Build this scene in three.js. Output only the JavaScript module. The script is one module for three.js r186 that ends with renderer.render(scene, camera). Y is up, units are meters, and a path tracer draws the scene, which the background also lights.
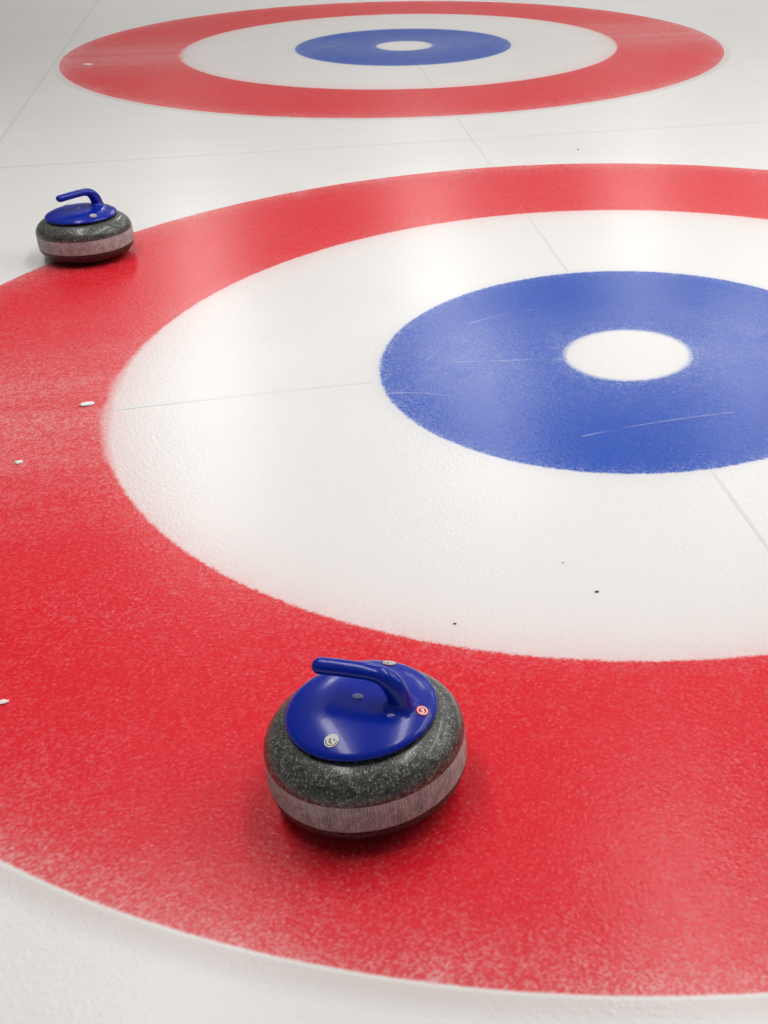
import * as THREE from 'three';
import { RectAreaLightUniformsLib } from 'three/addons/lights/RectAreaLightUniformsLib.js';
import { RoundedBoxGeometry } from 'three/addons/geometries/RoundedBoxGeometry.js';
import { mergeGeometries, mergeVertices } from 'three/addons/utils/BufferGeometryUtils.js';

// ------------------------------------------------------------------ camera, lights, exposure
RectAreaLightUniformsLib.init();
const scene = new THREE.Scene();
scene.background = new THREE.Color(0x000000);
const FOCAL = 1179.56;                                    // in pixels of the 768 x 1024 frame
const camera = new THREE.PerspectiveCamera(2 * Math.atan(512 / FOCAL) * 180 / Math.PI, 768 / 1024, 0.05, 80);
{
  const yaw = 0.27873, pitch = -0.51224, roll = 0.00765;
  const f = new THREE.Vector3(Math.sin(yaw) * Math.cos(pitch), Math.sin(pitch), -Math.cos(yaw) * Math.cos(pitch));
  const r = new THREE.Vector3(Math.cos(yaw), 0, Math.sin(yaw));
  const u = new THREE.Vector3().crossVectors(r, f);
  const r2 = r.clone().multiplyScalar(Math.cos(roll)).addScaledVector(u, Math.sin(roll));
  const u2 = u.clone().multiplyScalar(Math.cos(roll)).addScaledVector(r, -Math.sin(roll));
  const m = new THREE.Matrix4().makeBasis(r2, u2, f.clone().negate());
  camera.quaternion.setFromRotationMatrix(m);
  camera.position.set(-0.7764, 1.1810, 2.5992);
  camera.setViewOffset(768, 1024, -230.32, 37.67, 768, 1024);   // the photograph is a crop: its optical axis is right of the middle
  camera.updateProjectionMatrix();
}
const renderer = new THREE.WebGLRenderer({ antialias: true });
renderer.toneMapping = THREE.LinearToneMapping;
renderer.toneMappingExposure = 1.0;
renderer.shadowMap.enabled = true;

const SHEET = 4.558;                                      // distance between the centre lines of two sheets
const ROOM = { x0: -6.2, x1: 13.2, z0: -16.5, z1: 4.6, h: 4.5 };
const LAMP_POWER = 9.1, LAMP_GLOW = 2.4;
const LAMP_COLOR = new THREE.Color().setRGB(1.0, 0.99, 0.97);
const LAMP_ROWS = [-1.85, 1.0, 3.85, 6.7, 9.55, 12.2], LAMP_Z = [0.8, -1.5, -8.3, -12.5], LAMP_W = 0.5, LAMP_L = 2.3;

// ------------------------------------------------------------------ helpers
const used = {};
function numbered(name) { const n = used[name] = (used[name] ?? -1) + 1; return n ? `${name}_${String(n).padStart(3, '0')}` : name; }
function thing(name, label, category, pos = [0, 0, 0], group) {
  const o = new THREE.Group(); o.name = numbered(name); o.position.set(...pos); scene.add(o);
  o.userData = { label, category }; if (group) o.userData.group = group;
  return o;
}
function part(name, geometry, material, parent, label) {
  const m = new THREE.Mesh(geometry, material); m.name = name; m.castShadow = m.receiveShadow = true;
  if (label) m.userData.label = label;
  parent.add(m); return m;
}
function structure(name, geometry, material) {
  const m = part(name, geometry, material, scene); m.userData.kind = 'structure'; return m;
}
function rng(seed) { let a = seed >>> 0; return () => { a = (a + 0x6D2B79F5) | 0; let t = Math.imul(a ^ (a >>> 15), 1 | a); t = (t + Math.imul(t ^ (t >>> 7), 61 | t)) ^ t; return ((t ^ (t >>> 14)) >>> 0) / 4294967296; }; }
const clamp = (x, a = 0, b = 1) => x < a ? a : x > b ? b : x;
const smooth = (a, b, x) => { const t = clamp((x - a) / (b - a)); return t * t * (3 - 2 * t); };
const mix = (a, b, t) => a + (b - a) * t;
// periodic value noise on a lattice of n x n cells
function noiseGrid(n, seed) {
  const r = rng(seed), g = new Float32Array(n * n); for (let i = 0; i < n * n; i++) g[i] = r();
  return (x, y) => {                                      // x, y in cells
    const xi = Math.floor(x), yi = Math.floor(y); let fx = x - xi, fy = y - yi;
    fx = fx * fx * (3 - 2 * fx); fy = fy * fy * (3 - 2 * fy);
    const a = ((xi % n) + n) % n, b = (a + 1) % n, c = (((yi % n) + n) % n) * n, d = ((((yi + 1) % n) + n) % n) * n;
    return (g[c + a] * (1 - fx) + g[c + b] * fx) * (1 - fy) + (g[d + a] * (1 - fx) + g[d + b] * fx) * fy;
  };
}
const toSRGB = (v) => v <= 0.0031308 ? v * 12.92 : 1.055 * Math.pow(v, 1 / 2.4) - 0.055;
function texture(w, h, fn, { srgb = false, repeat } = {}) {
  const d = new Uint8Array(w * h * 4), c = [0, 0, 0];
  for (let y = 0; y < h; y++) for (let x = 0; x < w; x++) {
    fn(x, y, c); const i = (y * w + x) * 4;
    for (let k = 0; k < 3; k++) d[i + k] = Math.round(255 * clamp(srgb ? toSRGB(clamp(c[k])) : c[k]));
    d[i + 3] = 255;
  }
  const t = new THREE.DataTexture(d, w, h, THREE.RGBAFormat);
  t.magFilter = THREE.LinearFilter; t.minFilter = THREE.LinearMipmapLinearFilter; t.generateMipmaps = true;
  t.wrapS = t.wrapT = THREE.RepeatWrapping; if (srgb) t.colorSpace = THREE.SRGBColorSpace;
  if (repeat) t.repeat.set(repeat, repeat);
  t.needsUpdate = true; return t;
}

// ------------------------------------------------------------------ ice: paint, frost and pebble
const ICE = [0.85, 0.848, 0.835], RED = [0.77, 0.006, 0.020], BLUE = [0.002, 0.072, 0.48];
const R_RED = 1.829, R_WHITE = 1.219, R_BLUE = 0.61, R_BUTTON = 0.157, R_EDGE = 1.96, MAP = 4.0;
const n64 = noiseGrid(64, 11), n128 = noiseGrid(128, 12), n256 = noiseGrid(256, 13), n512 = noiseGrid(512, 14), n1024 = noiseGrid(1024, 15);

// fine white frost grain (0..1), in metres
function grain(x, y) {
  const a = n1024(x * 512, y * 512), b = n1024(x * 230 + 7, y * 230 + 3), c = n256(x * 60, y * 60);
  return clamp((0.6 * a + 0.28 * b + 0.12 * c - 0.38) * 2.4);
}
// how worn and frosted the ice is: along the middle of the sheet where feet and brooms go
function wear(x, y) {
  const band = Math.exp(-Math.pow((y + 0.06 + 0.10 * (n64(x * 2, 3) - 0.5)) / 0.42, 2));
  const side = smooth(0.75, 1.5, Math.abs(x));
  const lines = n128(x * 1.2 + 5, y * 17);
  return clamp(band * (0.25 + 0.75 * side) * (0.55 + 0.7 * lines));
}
const SCRATCHES = [ // arcs in the blue disc and a nick in the red: [x0, y0, x1, y1, bow]
  [-0.61, 0.075, -0.46, 0.13, 0.012], [-0.42, -0.06, -0.16, -0.01, 0.004], [-0.22, 0.40, 0.14, 0.375, 0.01], [-0.35, -0.30, -0.16, -0.36, 0.008],
];
function scratch(x, y) {
  let best = 0;
  for (const [x0, y0, x1, y1, bow] of SCRATCHES) {
    const dx = x1 - x0, dy = y1 - y0, L = Math.hypot(dx, dy), t = ((x - x0) * dx + (y - y0) * dy) / (L * L);
    if (t < 0 || t > 1) continue;
    const d = Math.abs(((x - x0) * dy - (y - y0) * dx) / L - bow * 4 * t * (1 - t));
    best = Math.max(best, 1 - smooth(0.0008, 0.0026, d));
  }
  return best;
}
function paint(x, y, c) {                                 // x right, y towards the walkway, metres from the tee
  const r0 = Math.hypot(x, y);
  const j = (n512(x * 110, y * 110) - 0.5) * 0.0025 + (n1024(x * 400, y * 400) - 0.5) * 0.005;   // ragged edge of the paint
  const w = wear(x, y), g = grain(x, y), lo = n64(x * 5 + 2, y * 5 + 9), md = n128(x * 14, y * 14);
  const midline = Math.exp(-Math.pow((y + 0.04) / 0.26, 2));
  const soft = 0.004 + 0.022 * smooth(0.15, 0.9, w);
  const r = r0 + j;
  const inRed = smooth(R_WHITE - soft, R_WHITE + soft, r) * (1 - smooth(R_RED - 0.003, R_RED + 0.003, r0 + j * 0.25));
  const inBlue = smooth(R_BUTTON - soft * 1.3 - 0.004, R_BUTTON + soft * 1.3 + 0.004, r) * (1 - smooth(R_BLUE - soft, R_BLUE + soft, r));
  // light tinted by the paint scattering in the clear ice, put into the colour
  const redBleed = 0.20 * Math.exp(-Math.max(0, R_WHITE - r0) / 0.045) * (r0 < R_WHITE ? 1 : 0) + 0.07 * Math.exp(-Math.max(0, R_WHITE - r0) / 0.14) * (r0 < R_WHITE ? 1 : 0);
  const blueBleed = 0.14 * (Math.exp(-Math.abs(r0 - R_BLUE) / 0.022) * (r0 > R_BLUE ? 1 : 0) + Math.exp(-Math.abs(r0 - R_BUTTON) / 0.015) * (r0 < R_BUTTON ? 1 : 0));
  const out = r0 - R_RED;                                 // scored white line, then a greyish band: light scattering in ice, painted on
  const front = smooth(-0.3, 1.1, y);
  const rimScatter = smooth(0.002, 0.008, out) * (1 - smooth(0.014, 0.055, out)) * front;
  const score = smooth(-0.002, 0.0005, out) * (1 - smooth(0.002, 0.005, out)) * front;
  const spark = smooth(0.90, 0.97, n1024(x * 430 + 50, y * 430)) * (0.3 + 0.7 * n64(x * 3 + 7, y * 3));  // sparse frost-crystal glints painted as white dots
  const edgeFrost = Math.exp(-Math.max(0, R_RED - r0) / 0.05) * 0.42 + Math.exp(-Math.max(0, r0 - R_WHITE) / 0.03) * 0.10;
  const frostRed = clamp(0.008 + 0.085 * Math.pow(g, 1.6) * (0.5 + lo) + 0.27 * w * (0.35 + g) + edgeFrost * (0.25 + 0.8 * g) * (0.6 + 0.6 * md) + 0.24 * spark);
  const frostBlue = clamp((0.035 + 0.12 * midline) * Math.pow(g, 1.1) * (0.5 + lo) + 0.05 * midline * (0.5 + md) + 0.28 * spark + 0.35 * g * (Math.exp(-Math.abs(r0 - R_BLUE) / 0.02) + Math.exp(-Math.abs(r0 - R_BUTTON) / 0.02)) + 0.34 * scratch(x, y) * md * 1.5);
  for (let k = 0; k < 3; k++) {
    let v = ICE[k] * (0.985 + 0.03 * lo + 0.02 * (g - 0.4));
    v = mix(v, RED[k] * 1.05 + 0.02, redBleed * (0.7 + 0.6 * g)); v = mix(v, BLUE[k] + 0.05, blueBleed);
    v = mix(v, [0.60, 0.50, 0.48][k], 0.45 * rimScatter); v = mix(v, [0.84, 0.77, 0.76][k], 0.5 * score);
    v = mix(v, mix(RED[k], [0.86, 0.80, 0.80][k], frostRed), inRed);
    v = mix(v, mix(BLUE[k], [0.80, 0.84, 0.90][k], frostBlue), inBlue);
    c[k] = v;
  }
}
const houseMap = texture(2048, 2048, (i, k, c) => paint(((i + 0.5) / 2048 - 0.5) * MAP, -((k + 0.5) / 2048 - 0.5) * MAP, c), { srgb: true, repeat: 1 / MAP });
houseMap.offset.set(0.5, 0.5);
const iceMap = texture(1024, 1024, (i, k, c) => {
  const x = i / 1024 * 4, y = k / 1024 * 4;               // a tile of 4 m
  const lo = n64(x * 4, y * 4), g = 0.5 * n1024(x * 256, y * 256) + 0.5 * n512(x * 128, y * 128);
  const streak = n64(x * 1 + 3, y * 16);
  for (let q = 0; q < 3; q++) c[q] = ICE[q] * (0.97 + 0.03 * lo + 0.02 * g + 0.02 * (streak - 0.5));
}, { srgb: true, repeat: 0.25 });
// pebble: sprayed droplets frozen on the ice, 1 m tile
const pebbleBump = (() => {
  const N = 1024, h = new Float32Array(N * N), r = rng(77);
  for (let n = 0; n < 26000; n++) {
    const cx = r() * N, cy = r() * N, rad = 1.6 + 3.4 * Math.pow(r(), 2), a = 0.25 + 0.75 * r();
    for (let y = -6; y <= 6; y++) for (let x = -6; x <= 6; x++) {
      const d = Math.hypot(x + Math.floor(cx) - cx, y + Math.floor(cy) - cy) / rad; if (d >= 1) continue;
      const q = ((Math.floor(cy) + y + N) % N) * N + ((Math.floor(cx) + x + N) % N);
      h[q] = Math.max(h[q], a * Math.sqrt(1 - d * d) * rad / 5);
    }
  }
  return texture(N, N, (i, k, c) => { const v = 0.12 + 0.7 * h[k * N + i] + 0.16 * n1024(i / 2, k / 2) ; c[0] = c[1] = c[2] = v; });
})();
const iceLook = { roughness: 0.25, ior: 1.33, bumpMap: pebbleBump, bumpScale: 0.00038, specularIntensity: 1 };
const iceMat = new THREE.MeshPhysicalMaterial({ map: iceMap, ...iceLook });
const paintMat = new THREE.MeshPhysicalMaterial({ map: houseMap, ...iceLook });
const lineMat = new THREE.MeshPhysicalMaterial({ color: new THREE.Color().setRGB(0.745, 0.745, 0.73), ...iceLook });
const softLineMat = new THREE.MeshPhysicalMaterial({ color: new THREE.Color().setRGB(0.80, 0.80, 0.785), ...iceLook });

// ------------------------------------------------------------------ the hall
const SEG = 160, THICK = 0.05;
function circle(r, x = 0, y = 0) { const p = new THREE.Path(); p.absarc(x, y, r, 0, Math.PI * 2, false); return p; }
function slab(shape) {                                    // top face at y = 0, uv in metres (x, -z)
  const g = new THREE.ExtrudeGeometry(shape, { depth: THICK, bevelEnabled: false, curveSegments: SEG });
  g.rotateX(-Math.PI / 2); g.translate(0, -THICK, 0); return g;
}
{
  const s = new THREE.Shape();
  s.moveTo(ROOM.x0, -ROOM.z1); s.lineTo(ROOM.x1, -ROOM.z1); s.lineTo(ROOM.x1, -ROOM.z0); s.lineTo(ROOM.x0, -ROOM.z0); s.closePath();
  s.holes.push(circle(R_EDGE, 0, 0), circle(R_EDGE, 0, SHEET));
  structure('floor', slab(s), iceMat);
}
const wallMat = new THREE.MeshStandardMaterial({ color: new THREE.Color().setRGB(0.20, 0.21, 0.23), roughness: 0.85 });
const paleWallMat = new THREE.MeshStandardMaterial({ color: new THREE.Color().setRGB(0.42, 0.42, 0.41), roughness: 0.85 });
const ceilMat = new THREE.MeshStandardMaterial({ color: new THREE.Color().setRGB(0.60, 0.60, 0.58), roughness: 0.9 });
{
  const { x0, x1, z0, z1, h } = ROOM, T = 0.15, cx = (x0 + x1) / 2, cz = (z0 + z1) / 2, w = x1 - x0, d = z1 - z0;
  const box = (a, b, c, x, y, z) => new THREE.BoxGeometry(a, b, c).translate(x, y, z);
  structure('ceiling', box(w + 2 * T, T, d + 2 * T, cx, h + T / 2, cz), ceilMat);
  structure('wall_left', box(T, h + THICK, d, x0 - T / 2, (h - THICK) / 2, cz), wallMat);
  structure('wall_right', box(T, h + THICK, d, x1 + T / 2, (h - THICK) / 2, cz), wallMat);
  structure('wall_back', box(w + 2 * T, h + THICK, T, cx, (h - THICK) / 2, z0 - T / 2), paleWallMat);
  structure('wall_front', box(w + 2 * T, h + THICK, T, cx, (h - THICK) / 2, z1 + T / 2), wallMat);
}
// rows of strip lights across the sheets
{
  const housingMat = new THREE.MeshStandardMaterial({ color: 0xe6e6e2, roughness: 0.5 });
  const glowMat = new THREE.MeshStandardMaterial({ color: 0xffffff, emissive: LAMP_COLOR, emissiveIntensity: LAMP_GLOW, roughness: 0.6 });
  const housing = new RoundedBoxGeometry(LAMP_W + 0.06, 0.07, LAMP_L + 0.06, 2, 0.015), face = new RoundedBoxGeometry(LAMP_W, 0.02, LAMP_L, 2, 0.008);
  for (const x of LAMP_ROWS) for (const z of LAMP_Z) {
    const t = thing('ceiling_light', 'long white strip light fixed to the ceiling of the curling hall', 'light', [x, ROOM.h - 0.07, z], 'rows of ceiling strip lights over the ice');
    part('housing', housing, housingMat, t).position.y = 0.035;
    part('diffuser', face, glowMat, t).position.y = -0.008;
    const l = new THREE.RectAreaLight(LAMP_COLOR, LAMP_POWER, LAMP_W, LAMP_L);
    l.position.set(0, -0.03, 0); l.rotation.x = -Math.PI / 2; t.add(l);
  }
}

// ------------------------------------------------------------------ the two houses
function annulus(outer, inner) { const s = new THREE.Shape(); s.absarc(0, 0, outer, 0, Math.PI * 2, false); if (inner) s.holes.push(circle(inner)); return slab(s); }
const house = thing('curling_house', 'large red, white and blue target in the ice, two curling stones on its red ring', 'target');
part('ring_border', annulus(R_EDGE, R_RED), paintMat, house, 'pale scored edge and painted light-scatter band round the red ring');
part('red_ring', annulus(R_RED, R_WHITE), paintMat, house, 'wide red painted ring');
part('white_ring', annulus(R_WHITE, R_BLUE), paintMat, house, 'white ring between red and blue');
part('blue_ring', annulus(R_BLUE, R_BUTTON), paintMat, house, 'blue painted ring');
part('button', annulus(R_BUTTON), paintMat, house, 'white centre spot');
{
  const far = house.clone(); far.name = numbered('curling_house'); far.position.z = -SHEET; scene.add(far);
  far.userData = { label: 'smaller, whole painted target at the top on the next sheet, with no stone on it', category: 'target' };
}

// lines under the ice: strips that stop where the red and blue paint hides them
function strips(name, label, mat, list, group) {
  const y = 0.0004, shapes = list.map(([x0, z0, x1, z1]) => {
    const g = new THREE.BoxGeometry(Math.abs(x1 - x0), y, Math.abs(z1 - z0)), p = g.attributes.position, uv = g.attributes.uv;
    g.translate((x0 + x1) / 2, y / 2, (z0 + z1) / 2);
    for (let i = 0; i < p.count; i++) uv.setXY(i, p.getX(i), -p.getZ(i));
    return g;
  });
  const t = thing(name, label, 'line', [0, 0, 0], group);
  for (const g of shapes) part('line_segment', g, mat, t);
  return t;
}
const E = 0.004, TW = 0.004;
strips('tee_line', 'thin grey line running through the middles of both targets', lineMat, [
  [-TW, R_BLUE + 0.01, TW, R_WHITE - 0.01], [-TW, -R_WHITE + 0.01, TW, -R_BLUE - 0.01], [-TW, -SHEET + R_RED + 0.02, TW, -R_RED - 0.02],
  [-TW, -SHEET + R_BLUE + 0.01, TW, -SHEET + R_WHITE - 0.01], [-TW, R_RED + 0.02, TW, 2.2]]);
strips('centre_line', 'faint grey line crossing the white ring of the large target left of its blue disc', softLineMat, [[-R_WHITE + 0.02, -0.006, -R_BLUE - 0.02, 0.006], [R_BLUE + 0.02, -0.006, R_WHITE - 0.02, 0.006]]);
strips('centre_line', 'faint line running out of the right-hand tip of the smaller target', softLineMat, [[R_RED + 0.03, -SHEET - 0.008, 9, -SHEET + 0.008], [R_BLUE + 0.03, -SHEET - 0.008, R_WHITE - 0.03, -SHEET + 0.008]]);
strips('divider_line', 'thin straight grey line between the two sheets, passing below the smaller target', lineMat, [[ROOM.x0 + 0.2, -SHEET / 2 - 0.007, 9, -SHEET / 2 + 0.007]]);
strips('back_line', 'grey line touching the left-hand tip of the smaller target and running to the picture corner', lineMat, [[-R_RED - 0.03, -SHEET * 1.5 - 0.5, -R_RED - 0.018, -SHEET / 2 - 0.01], [-R_RED - 0.03, -SHEET / 2 + 0.01, -R_RED - 0.018, 2.2]]);

// ------------------------------------------------------------------ curling stone
const RS = 0.1334, BAND0 = 0.0462, BAND1 = 0.0880, COVER_R = 0.1003;
const stoneTex = (seed, base, specks, streaks) => {
  const r = rng(seed), N = 512, a = noiseGrid(128, seed + 1), b = noiseGrid(256, seed + 2), e = noiseGrid(32, seed + 3);
  return texture(N, N, (i, k, c) => {
    const fine = b(i / 4, k / 4), mid = a(i / 8, k / 8), big = a(i / 12.8 + 9, k / 12.8 + 4), l = e(i / 32, k / 32), s = r();
    const fleck = smooth(0.60, 0.78, 0.55 * mid + 0.3 * fine + 0.15 * big) * specks; let dark = smooth(0.52, 0.72, 1 - (0.6 * big + 0.4 * fine)) * 0.7;
    const vert = streaks ? 1 + (e(i / 3.2, k / 160) - 0.5) * streaks : 1;
    if (streaks) dark = smooth(0.50, 0.80, 1 - (0.25 * big + 0.75 * fine)) * 0.5;
    const v = (0.75 + 0.5 * l) * (1 - dark) * (0.85 + 0.3 * s) * vert;
    for (let q = 0; q < 3; q++) c[q] = mix(base[q] * v, [0.50, 0.52, 0.47][q], fleck);
  }, { srgb: true });
};
const granite = new THREE.MeshPhysicalMaterial({ map: stoneTex(301, [0.062, 0.070, 0.060], 0.62, 0), roughness: 0.36, clearcoat: 0.3, clearcoatRoughness: 0.12 });
const shadedGranite = new THREE.MeshPhysicalMaterial({ map: stoneTex(351, [0.030, 0.028, 0.026], 0.25, 0), roughness: 0.4 });   // shade under the stone put into a darker granite
const bandMat = new THREE.MeshStandardMaterial({ map: stoneTex(401, [0.43, 0.46, 0.45], 0.34, 0.85), roughness: 0.8 });
const plastic = new THREE.MeshPhysicalMaterial({ color: new THREE.Color().setRGB(0.0008, 0.018, 0.34), roughness: 0.22, specularIntensity: 0.6, clearcoat: 0.15, clearcoatRoughness: 0.06 });
const blackMat = new THREE.MeshStandardMaterial({ color: 0x0a0a0c, roughness: 0.7 });
function lathe(points, seg = 128, tile = 0.12) {
  const g = new THREE.LatheGeometry(points.map(([r, y]) => new THREE.Vector2(r, y)), seg), uv = g.attributes.uv;
  let len = 0; const at = points.map(([r, y], i) => i ? (len += Math.hypot(r - points[i - 1][0], y - points[i - 1][1])) : 0);
  for (let i = 0; i < uv.count; i++) uv.setXY(i, uv.getX(i) * Math.round(2 * Math.PI * RS / tile), at[i % points.length] / tile);
  return g;
}
const lowCurve = [], highCurve = [], A = 22;
for (let i = 0; i <= A; i++) { const a = i / A * Math.PI / 2; lowCurve.push([0.05 + (RS - 0.05) * Math.pow(Math.sin(a), 0.9), BAND0 * (1 - Math.cos(a))]); }
for (let i = 0; i <= A; i++) { const a = i / A * Math.PI / 2; highCurve.push([0.0796 + (RS - 0.0796) * Math.cos(a), BAND1 + (0.1308 - BAND1) * Math.sin(a)]); }
const dome = (r) => { const t = clamp(r / COVER_R); return 0.1395 + 0.0160 * (1 - Math.pow(t, 3.6)); };
function makeHandle() {
  // the grip and its gooseneck: sections swept along a bent path, then a fillet that runs out on the cover
  const path = new THREE.CatmullRomCurve3([[-0.064, 0.1975], [-0.045, 0.1987], [-0.01, 0.2005], [0.020, 0.2010], [0.036, 0.1975], [0.0465, 0.1885], [0.0525, 0.1770], [0.0565, 0.1635]].map(([x, y]) => new THREE.Vector3(x, y, 0)), false, 'centripetal');
  const N = 56, S = 36, rings = [];
  for (let i = 0; i <= N; i++) {
    const t = i / N, p = path.getPointAt(t), d = path.getTangentAt(t), n = new THREE.Vector3(-d.y, d.x, 0);
    const s = t * path.getLength(), cap = s < 0.012 ? Math.sqrt(Math.max(0.0004, 1 - Math.pow(1 - s / 0.012, 2))) : 1;
    const bend = smooth(0.55, 0.95, t), a = mix(0.0108, 0.0160, bend) * cap, b = mix(0.0125, 0.0138, bend) * cap, ring = [];
    for (let k = 0; k < S; k++) { const q = k / S * 2 * Math.PI; ring.push([p.x + n.x * a * Math.cos(q), p.y + n.y * a * Math.cos(q), b * Math.sin(q)]); }
    rings.push(ring);
  }
  const M = 12, bx = 0.0572, f = 0.0130;
  for (let i = 1; i <= M; i++) {
    const t = i / M * Math.PI / 2, ring = [];
    for (let k = 0; k < S; k++) {
      const c = Math.cos(k / S * 2 * Math.PI), sn = Math.sin(k / S * 2 * Math.PI);
      const cx = c;                                       // the path runs down and back, so angle 0 is the rear side
      const back = cx > 0 ? 0.007 : 0.008, o = 1 - Math.cos(t);
      const x = bx + cx * (0.0160 + back * o), z = sn * (0.0138 + 0.014 * o);
      ring.push([x, dome(Math.hypot(x, z)) + f * (1 - Math.sin(t)) - (i === M ? 0.0006 : 0), z]);
    }
    rings.push(ring);
  }
  const pos = [], idx = [];
  for (const r of rings) for (const v of r) pos.push(...v);
  const tip = pos.length / 3; pos.push(-0.0642, 0.1975, 0);
  for (let i = 0; i < rings.length - 1; i++) for (let k = 0; k < S; k++) { const a = i * S + k, b = i * S + (k + 1) % S; idx.push(a, b, a + S, b, b + S, a + S); }
  for (let k = 0; k < S; k++) idx.push(tip, (k + 1) % S, k);
  const g = new THREE.BufferGeometry(); g.setAttribute('position', new THREE.Float32BufferAttribute(pos, 3)); g.setIndex(idx); g.computeVertexNormals(); return g;
}
// small printed discs pressed into the cover
function badgeTexture(draw) {
  const c = document.createElement('canvas'); c.width = c.height = 128; const g = c.getContext('2d'); draw(g);
  const t = new THREE.CanvasTexture(c); t.colorSpace = THREE.SRGBColorSpace; return t;
}
const redBadge = badgeTexture((g) => {
  g.fillStyle = '#c4102c'; g.fillRect(0, 0, 128, 128);
  g.strokeStyle = '#ffffff'; g.lineWidth = 9; g.beginPath(); g.arc(64, 64, 46, 0, 7); g.stroke();
  g.fillStyle = '#ffffff'; g.font = 'bold 76px sans-serif'; g.textAlign = 'center'; g.textBaseline = 'middle'; g.fillText('3', 64, 67);
});
const silverBadge = badgeTexture((g) => {
  g.fillStyle = '#c9c9c4'; g.fillRect(0, 0, 128, 128);
  g.strokeStyle = '#1b1d1c'; g.lineWidth = 10; g.beginPath(); g.arc(64, 64, 50, 0.5, 3.6); g.stroke();
  g.lineWidth = 16; g.beginPath(); g.arc(70, 66, 24, 1.9, 4.4); g.stroke();
  g.lineWidth = 9; g.beginPath(); g.moveTo(80, 52); g.lineTo(92, 78); g.stroke();
});
const badgeShape = (r) => { const g = new THREE.CylinderGeometry(r, r * 1.04, 0.0016, 40); return g; };
const badgeMats = (t) => [new THREE.MeshStandardMaterial({ color: 0x8c1020, roughness: 0.4 }), new THREE.MeshPhysicalMaterial({ map: t, roughness: 0.3, clearcoat: 0.5 }), blackMat];
function makeStone(label) {
  const t = thing('curling_stone', label, 'curling stone');
  part('lower_body', lathe([[0.0, 0.0030], [0.04, 0.0030], [0.047, 0.0004], ...lowCurve]), shadedGranite, t, 'polished granite underside with shade in its dark colour');
  part('striking_band', lathe([[RS - 0.0002, BAND0 - 0.0002], [RS + 0.0002, BAND0 + 0.0008], [RS + 0.0003, (BAND0 + BAND1) / 2], [RS + 0.0002, BAND1 - 0.0008], [RS - 0.0002, BAND1 + 0.0002]]), bandMat, t, 'pale rough band round the middle');
  part('upper_body', lathe([...highCurve, [0.03, 0.1310], [0, 0.1310]]), granite, t, 'polished dark speckled granite shoulder');
  part('gap_shade', lathe([[0.070, 0.1290], [0.0945, 0.1275], [0.0950, 0.1345], [0.070, 0.1345]]), blackMat, t, 'black ring painted as the shade of the gap under the cover');  // solid black ring stands in for the shadow under the cover edge
  const prof = [];
  for (let i = 0; i <= 30; i++) { const r = COVER_R * 0.93 * i / 30; prof.push([r, dome(r)]); }
  const y9 = dome(COVER_R * 0.93);
  prof.push([0.0955, y9 - 0.0013], [0.0982, y9 - 0.0032], [0.0998, y9 - 0.0056], [COVER_R, y9 - 0.0075], [0.0992, y9 - 0.0090], [0.0930, y9 - 0.0095]);
  const cover = part('cover', lathe(prof.reverse()), plastic, t, 'glossy blue domed cover');
  part('handle', mergeVertices(makeHandle()), plastic, t, 'glossy blue gooseneck grip');
  for (const [deg, r, tex, rad, lab] of [[2.6, 0.0850, redBadge, 0.0088, 'red badge with a white ring and number 3'], [-93, 0.080, silverBadge, 0.0096, 'small silver and black badge'], [88, 0.086, silverBadge, 0.0090, 'small silver and black badge']]) {
    const a = deg * Math.PI / 180, b = part('badge', badgeShape(rad), badgeMats(tex), cover, lab);
    const e = 0.002, slope = (dome(r + e) - dome(r - e)) / (2 * e);
    b.position.set(r * Math.cos(a), dome(r) + 0.0001, -r * Math.sin(a));
    b.quaternion.setFromUnitVectors(new THREE.Vector3(0, 1, 0), new THREE.Vector3(-slope * Math.cos(a), 1, slope * Math.sin(a)).normalize());
    b.rotateY(2.1);
  }
  const cap = part('centre_cap', lathe([[0, 0.0016], [0.0045, 0.0015], [0.0056, 0.0008], [0.0058, -0.001]].reverse(), 32), new THREE.MeshStandardMaterial({ color: 0x5a6690, roughness: 0.45 }), cover, 'small grey cap in the middle of the cover');
  cap.scale.set(1.4, 1, 1); cap.position.set(-0.004, dome(0), 0);
  return t;
}
const stone = makeStone('large blue-topped granite curling stone standing on the red ring, red number badge on its cover');
stone.position.set(-0.7628, 0, 1.338); stone.rotation.y = -0.515;
{
  const s = stone.clone(); s.name = numbered('curling_stone'); s.position.set(-1.3618, 0, -1.1316); s.rotation.y = 0.62; s.scale.y = 0.935; scene.add(s);
  s.userData.label = 'small distant blue-topped curling stone on the outer edge of the red ring, grip pointing left';
}

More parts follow.
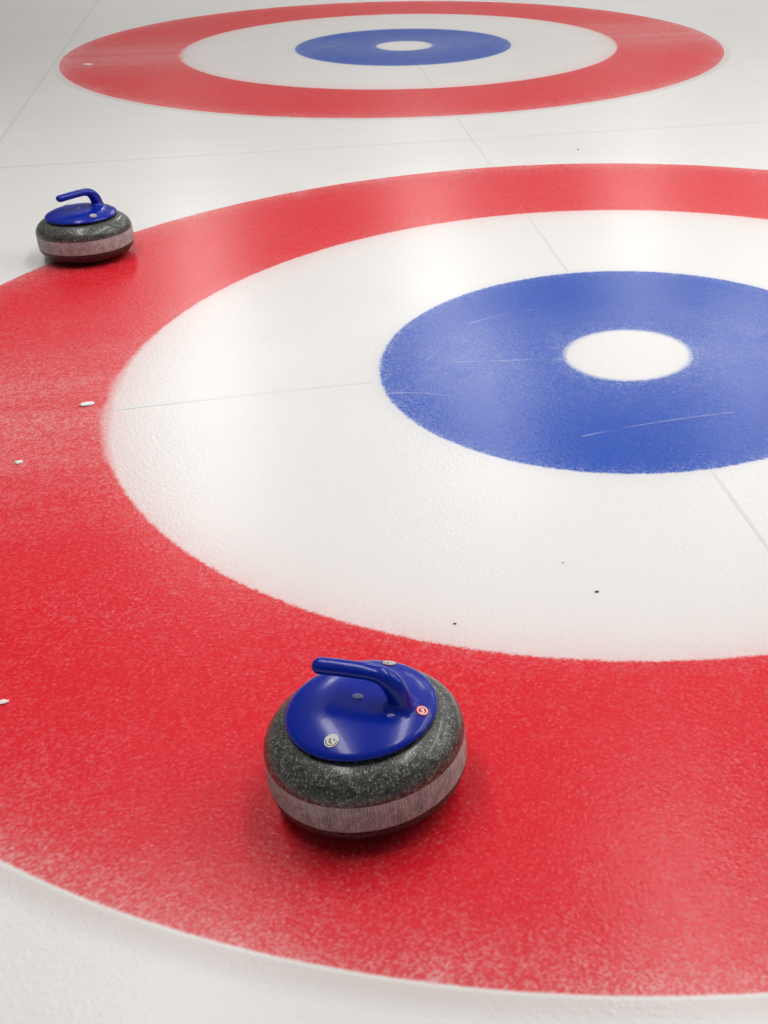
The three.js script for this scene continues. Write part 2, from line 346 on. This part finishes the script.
// ------------------------------------------------------------------ small things on the ice
function lump(seed, sx, sy, sz) {
  const r = rng(seed), g = mergeVertices(new THREE.IcosahedronGeometry(1, 2).deleteAttribute('uv').deleteAttribute('normal')), p = g.attributes.position;
  for (let i = 0; i < p.count; i++) { const k = 0.75 + 0.4 * r(); p.setXYZ(i, p.getX(i) * k * sx, p.getY(i) * k * sy, p.getZ(i) * k * sz); }
  g.computeVertexNormals(); return g;
}
const chipMat = new THREE.MeshStandardMaterial({ color: new THREE.Color().setRGB(0.93, 0.91, 0.90), roughness: 0.6 });
const gritMat = new THREE.MeshStandardMaterial({ color: new THREE.Color().setRGB(0.09, 0.09, 0.09), roughness: 0.8 });
for (const [x, z, sx, sy, sz, label] of [
  [-1.265, -0.039, 0.017, 0.004, 0.011, 'white ice chip on the worn red ring level with the blue disc'],
  [-1.372, 0.214, 0.009, 0.003, 0.007, 'tiny white ice chip near the left picture edge, below a larger chip'],
  [-1.282, 1.018, 0.009, 0.003, 0.005, 'white ice chip at the left picture edge, lowest of the chips on red'],
  [-1.682, -4.362, 0.030, 0.004, 0.012, 'white flake shaped as a glint on the left-hand end of the smaller target']]) {  // last one is a glint on the ice, modelled as a white flake
  const m = part(numbered('ice_chip_or_glint'), lump(Math.round(sx * 1e5 + z * 100), sx, sy, sz), chipMat, scene); m.position.set(x, sy * 0.6, z);
  m.userData = { label, category: 'ice chip' };
}
for (const [x, z, s, label] of [
  [-0.341, 0.973, 0.0026, 'dark grit speck on the white ring, rightmost of three below the blue disc'],
  [-0.376, 0.869, 0.0014, 'faint grit speck on the white ring, topmost of three below the blue disc'],
  [-0.593, 1.000, 0.0022, 'dark grit speck on the white ring just above the large stone'],
  [0.379, -2.001, 0.0036, 'dark grit speck on plain ice just above the far red arc']]) {
  const m = part(numbered('grit_speck'), lump(Math.round(s * 1e5), s * 1.4, s * 0.6, s), gritMat, scene); m.position.set(x, s * 0.4, z);
  m.userData = { label, category: 'grit' };
}
renderer.render(scene, camera);
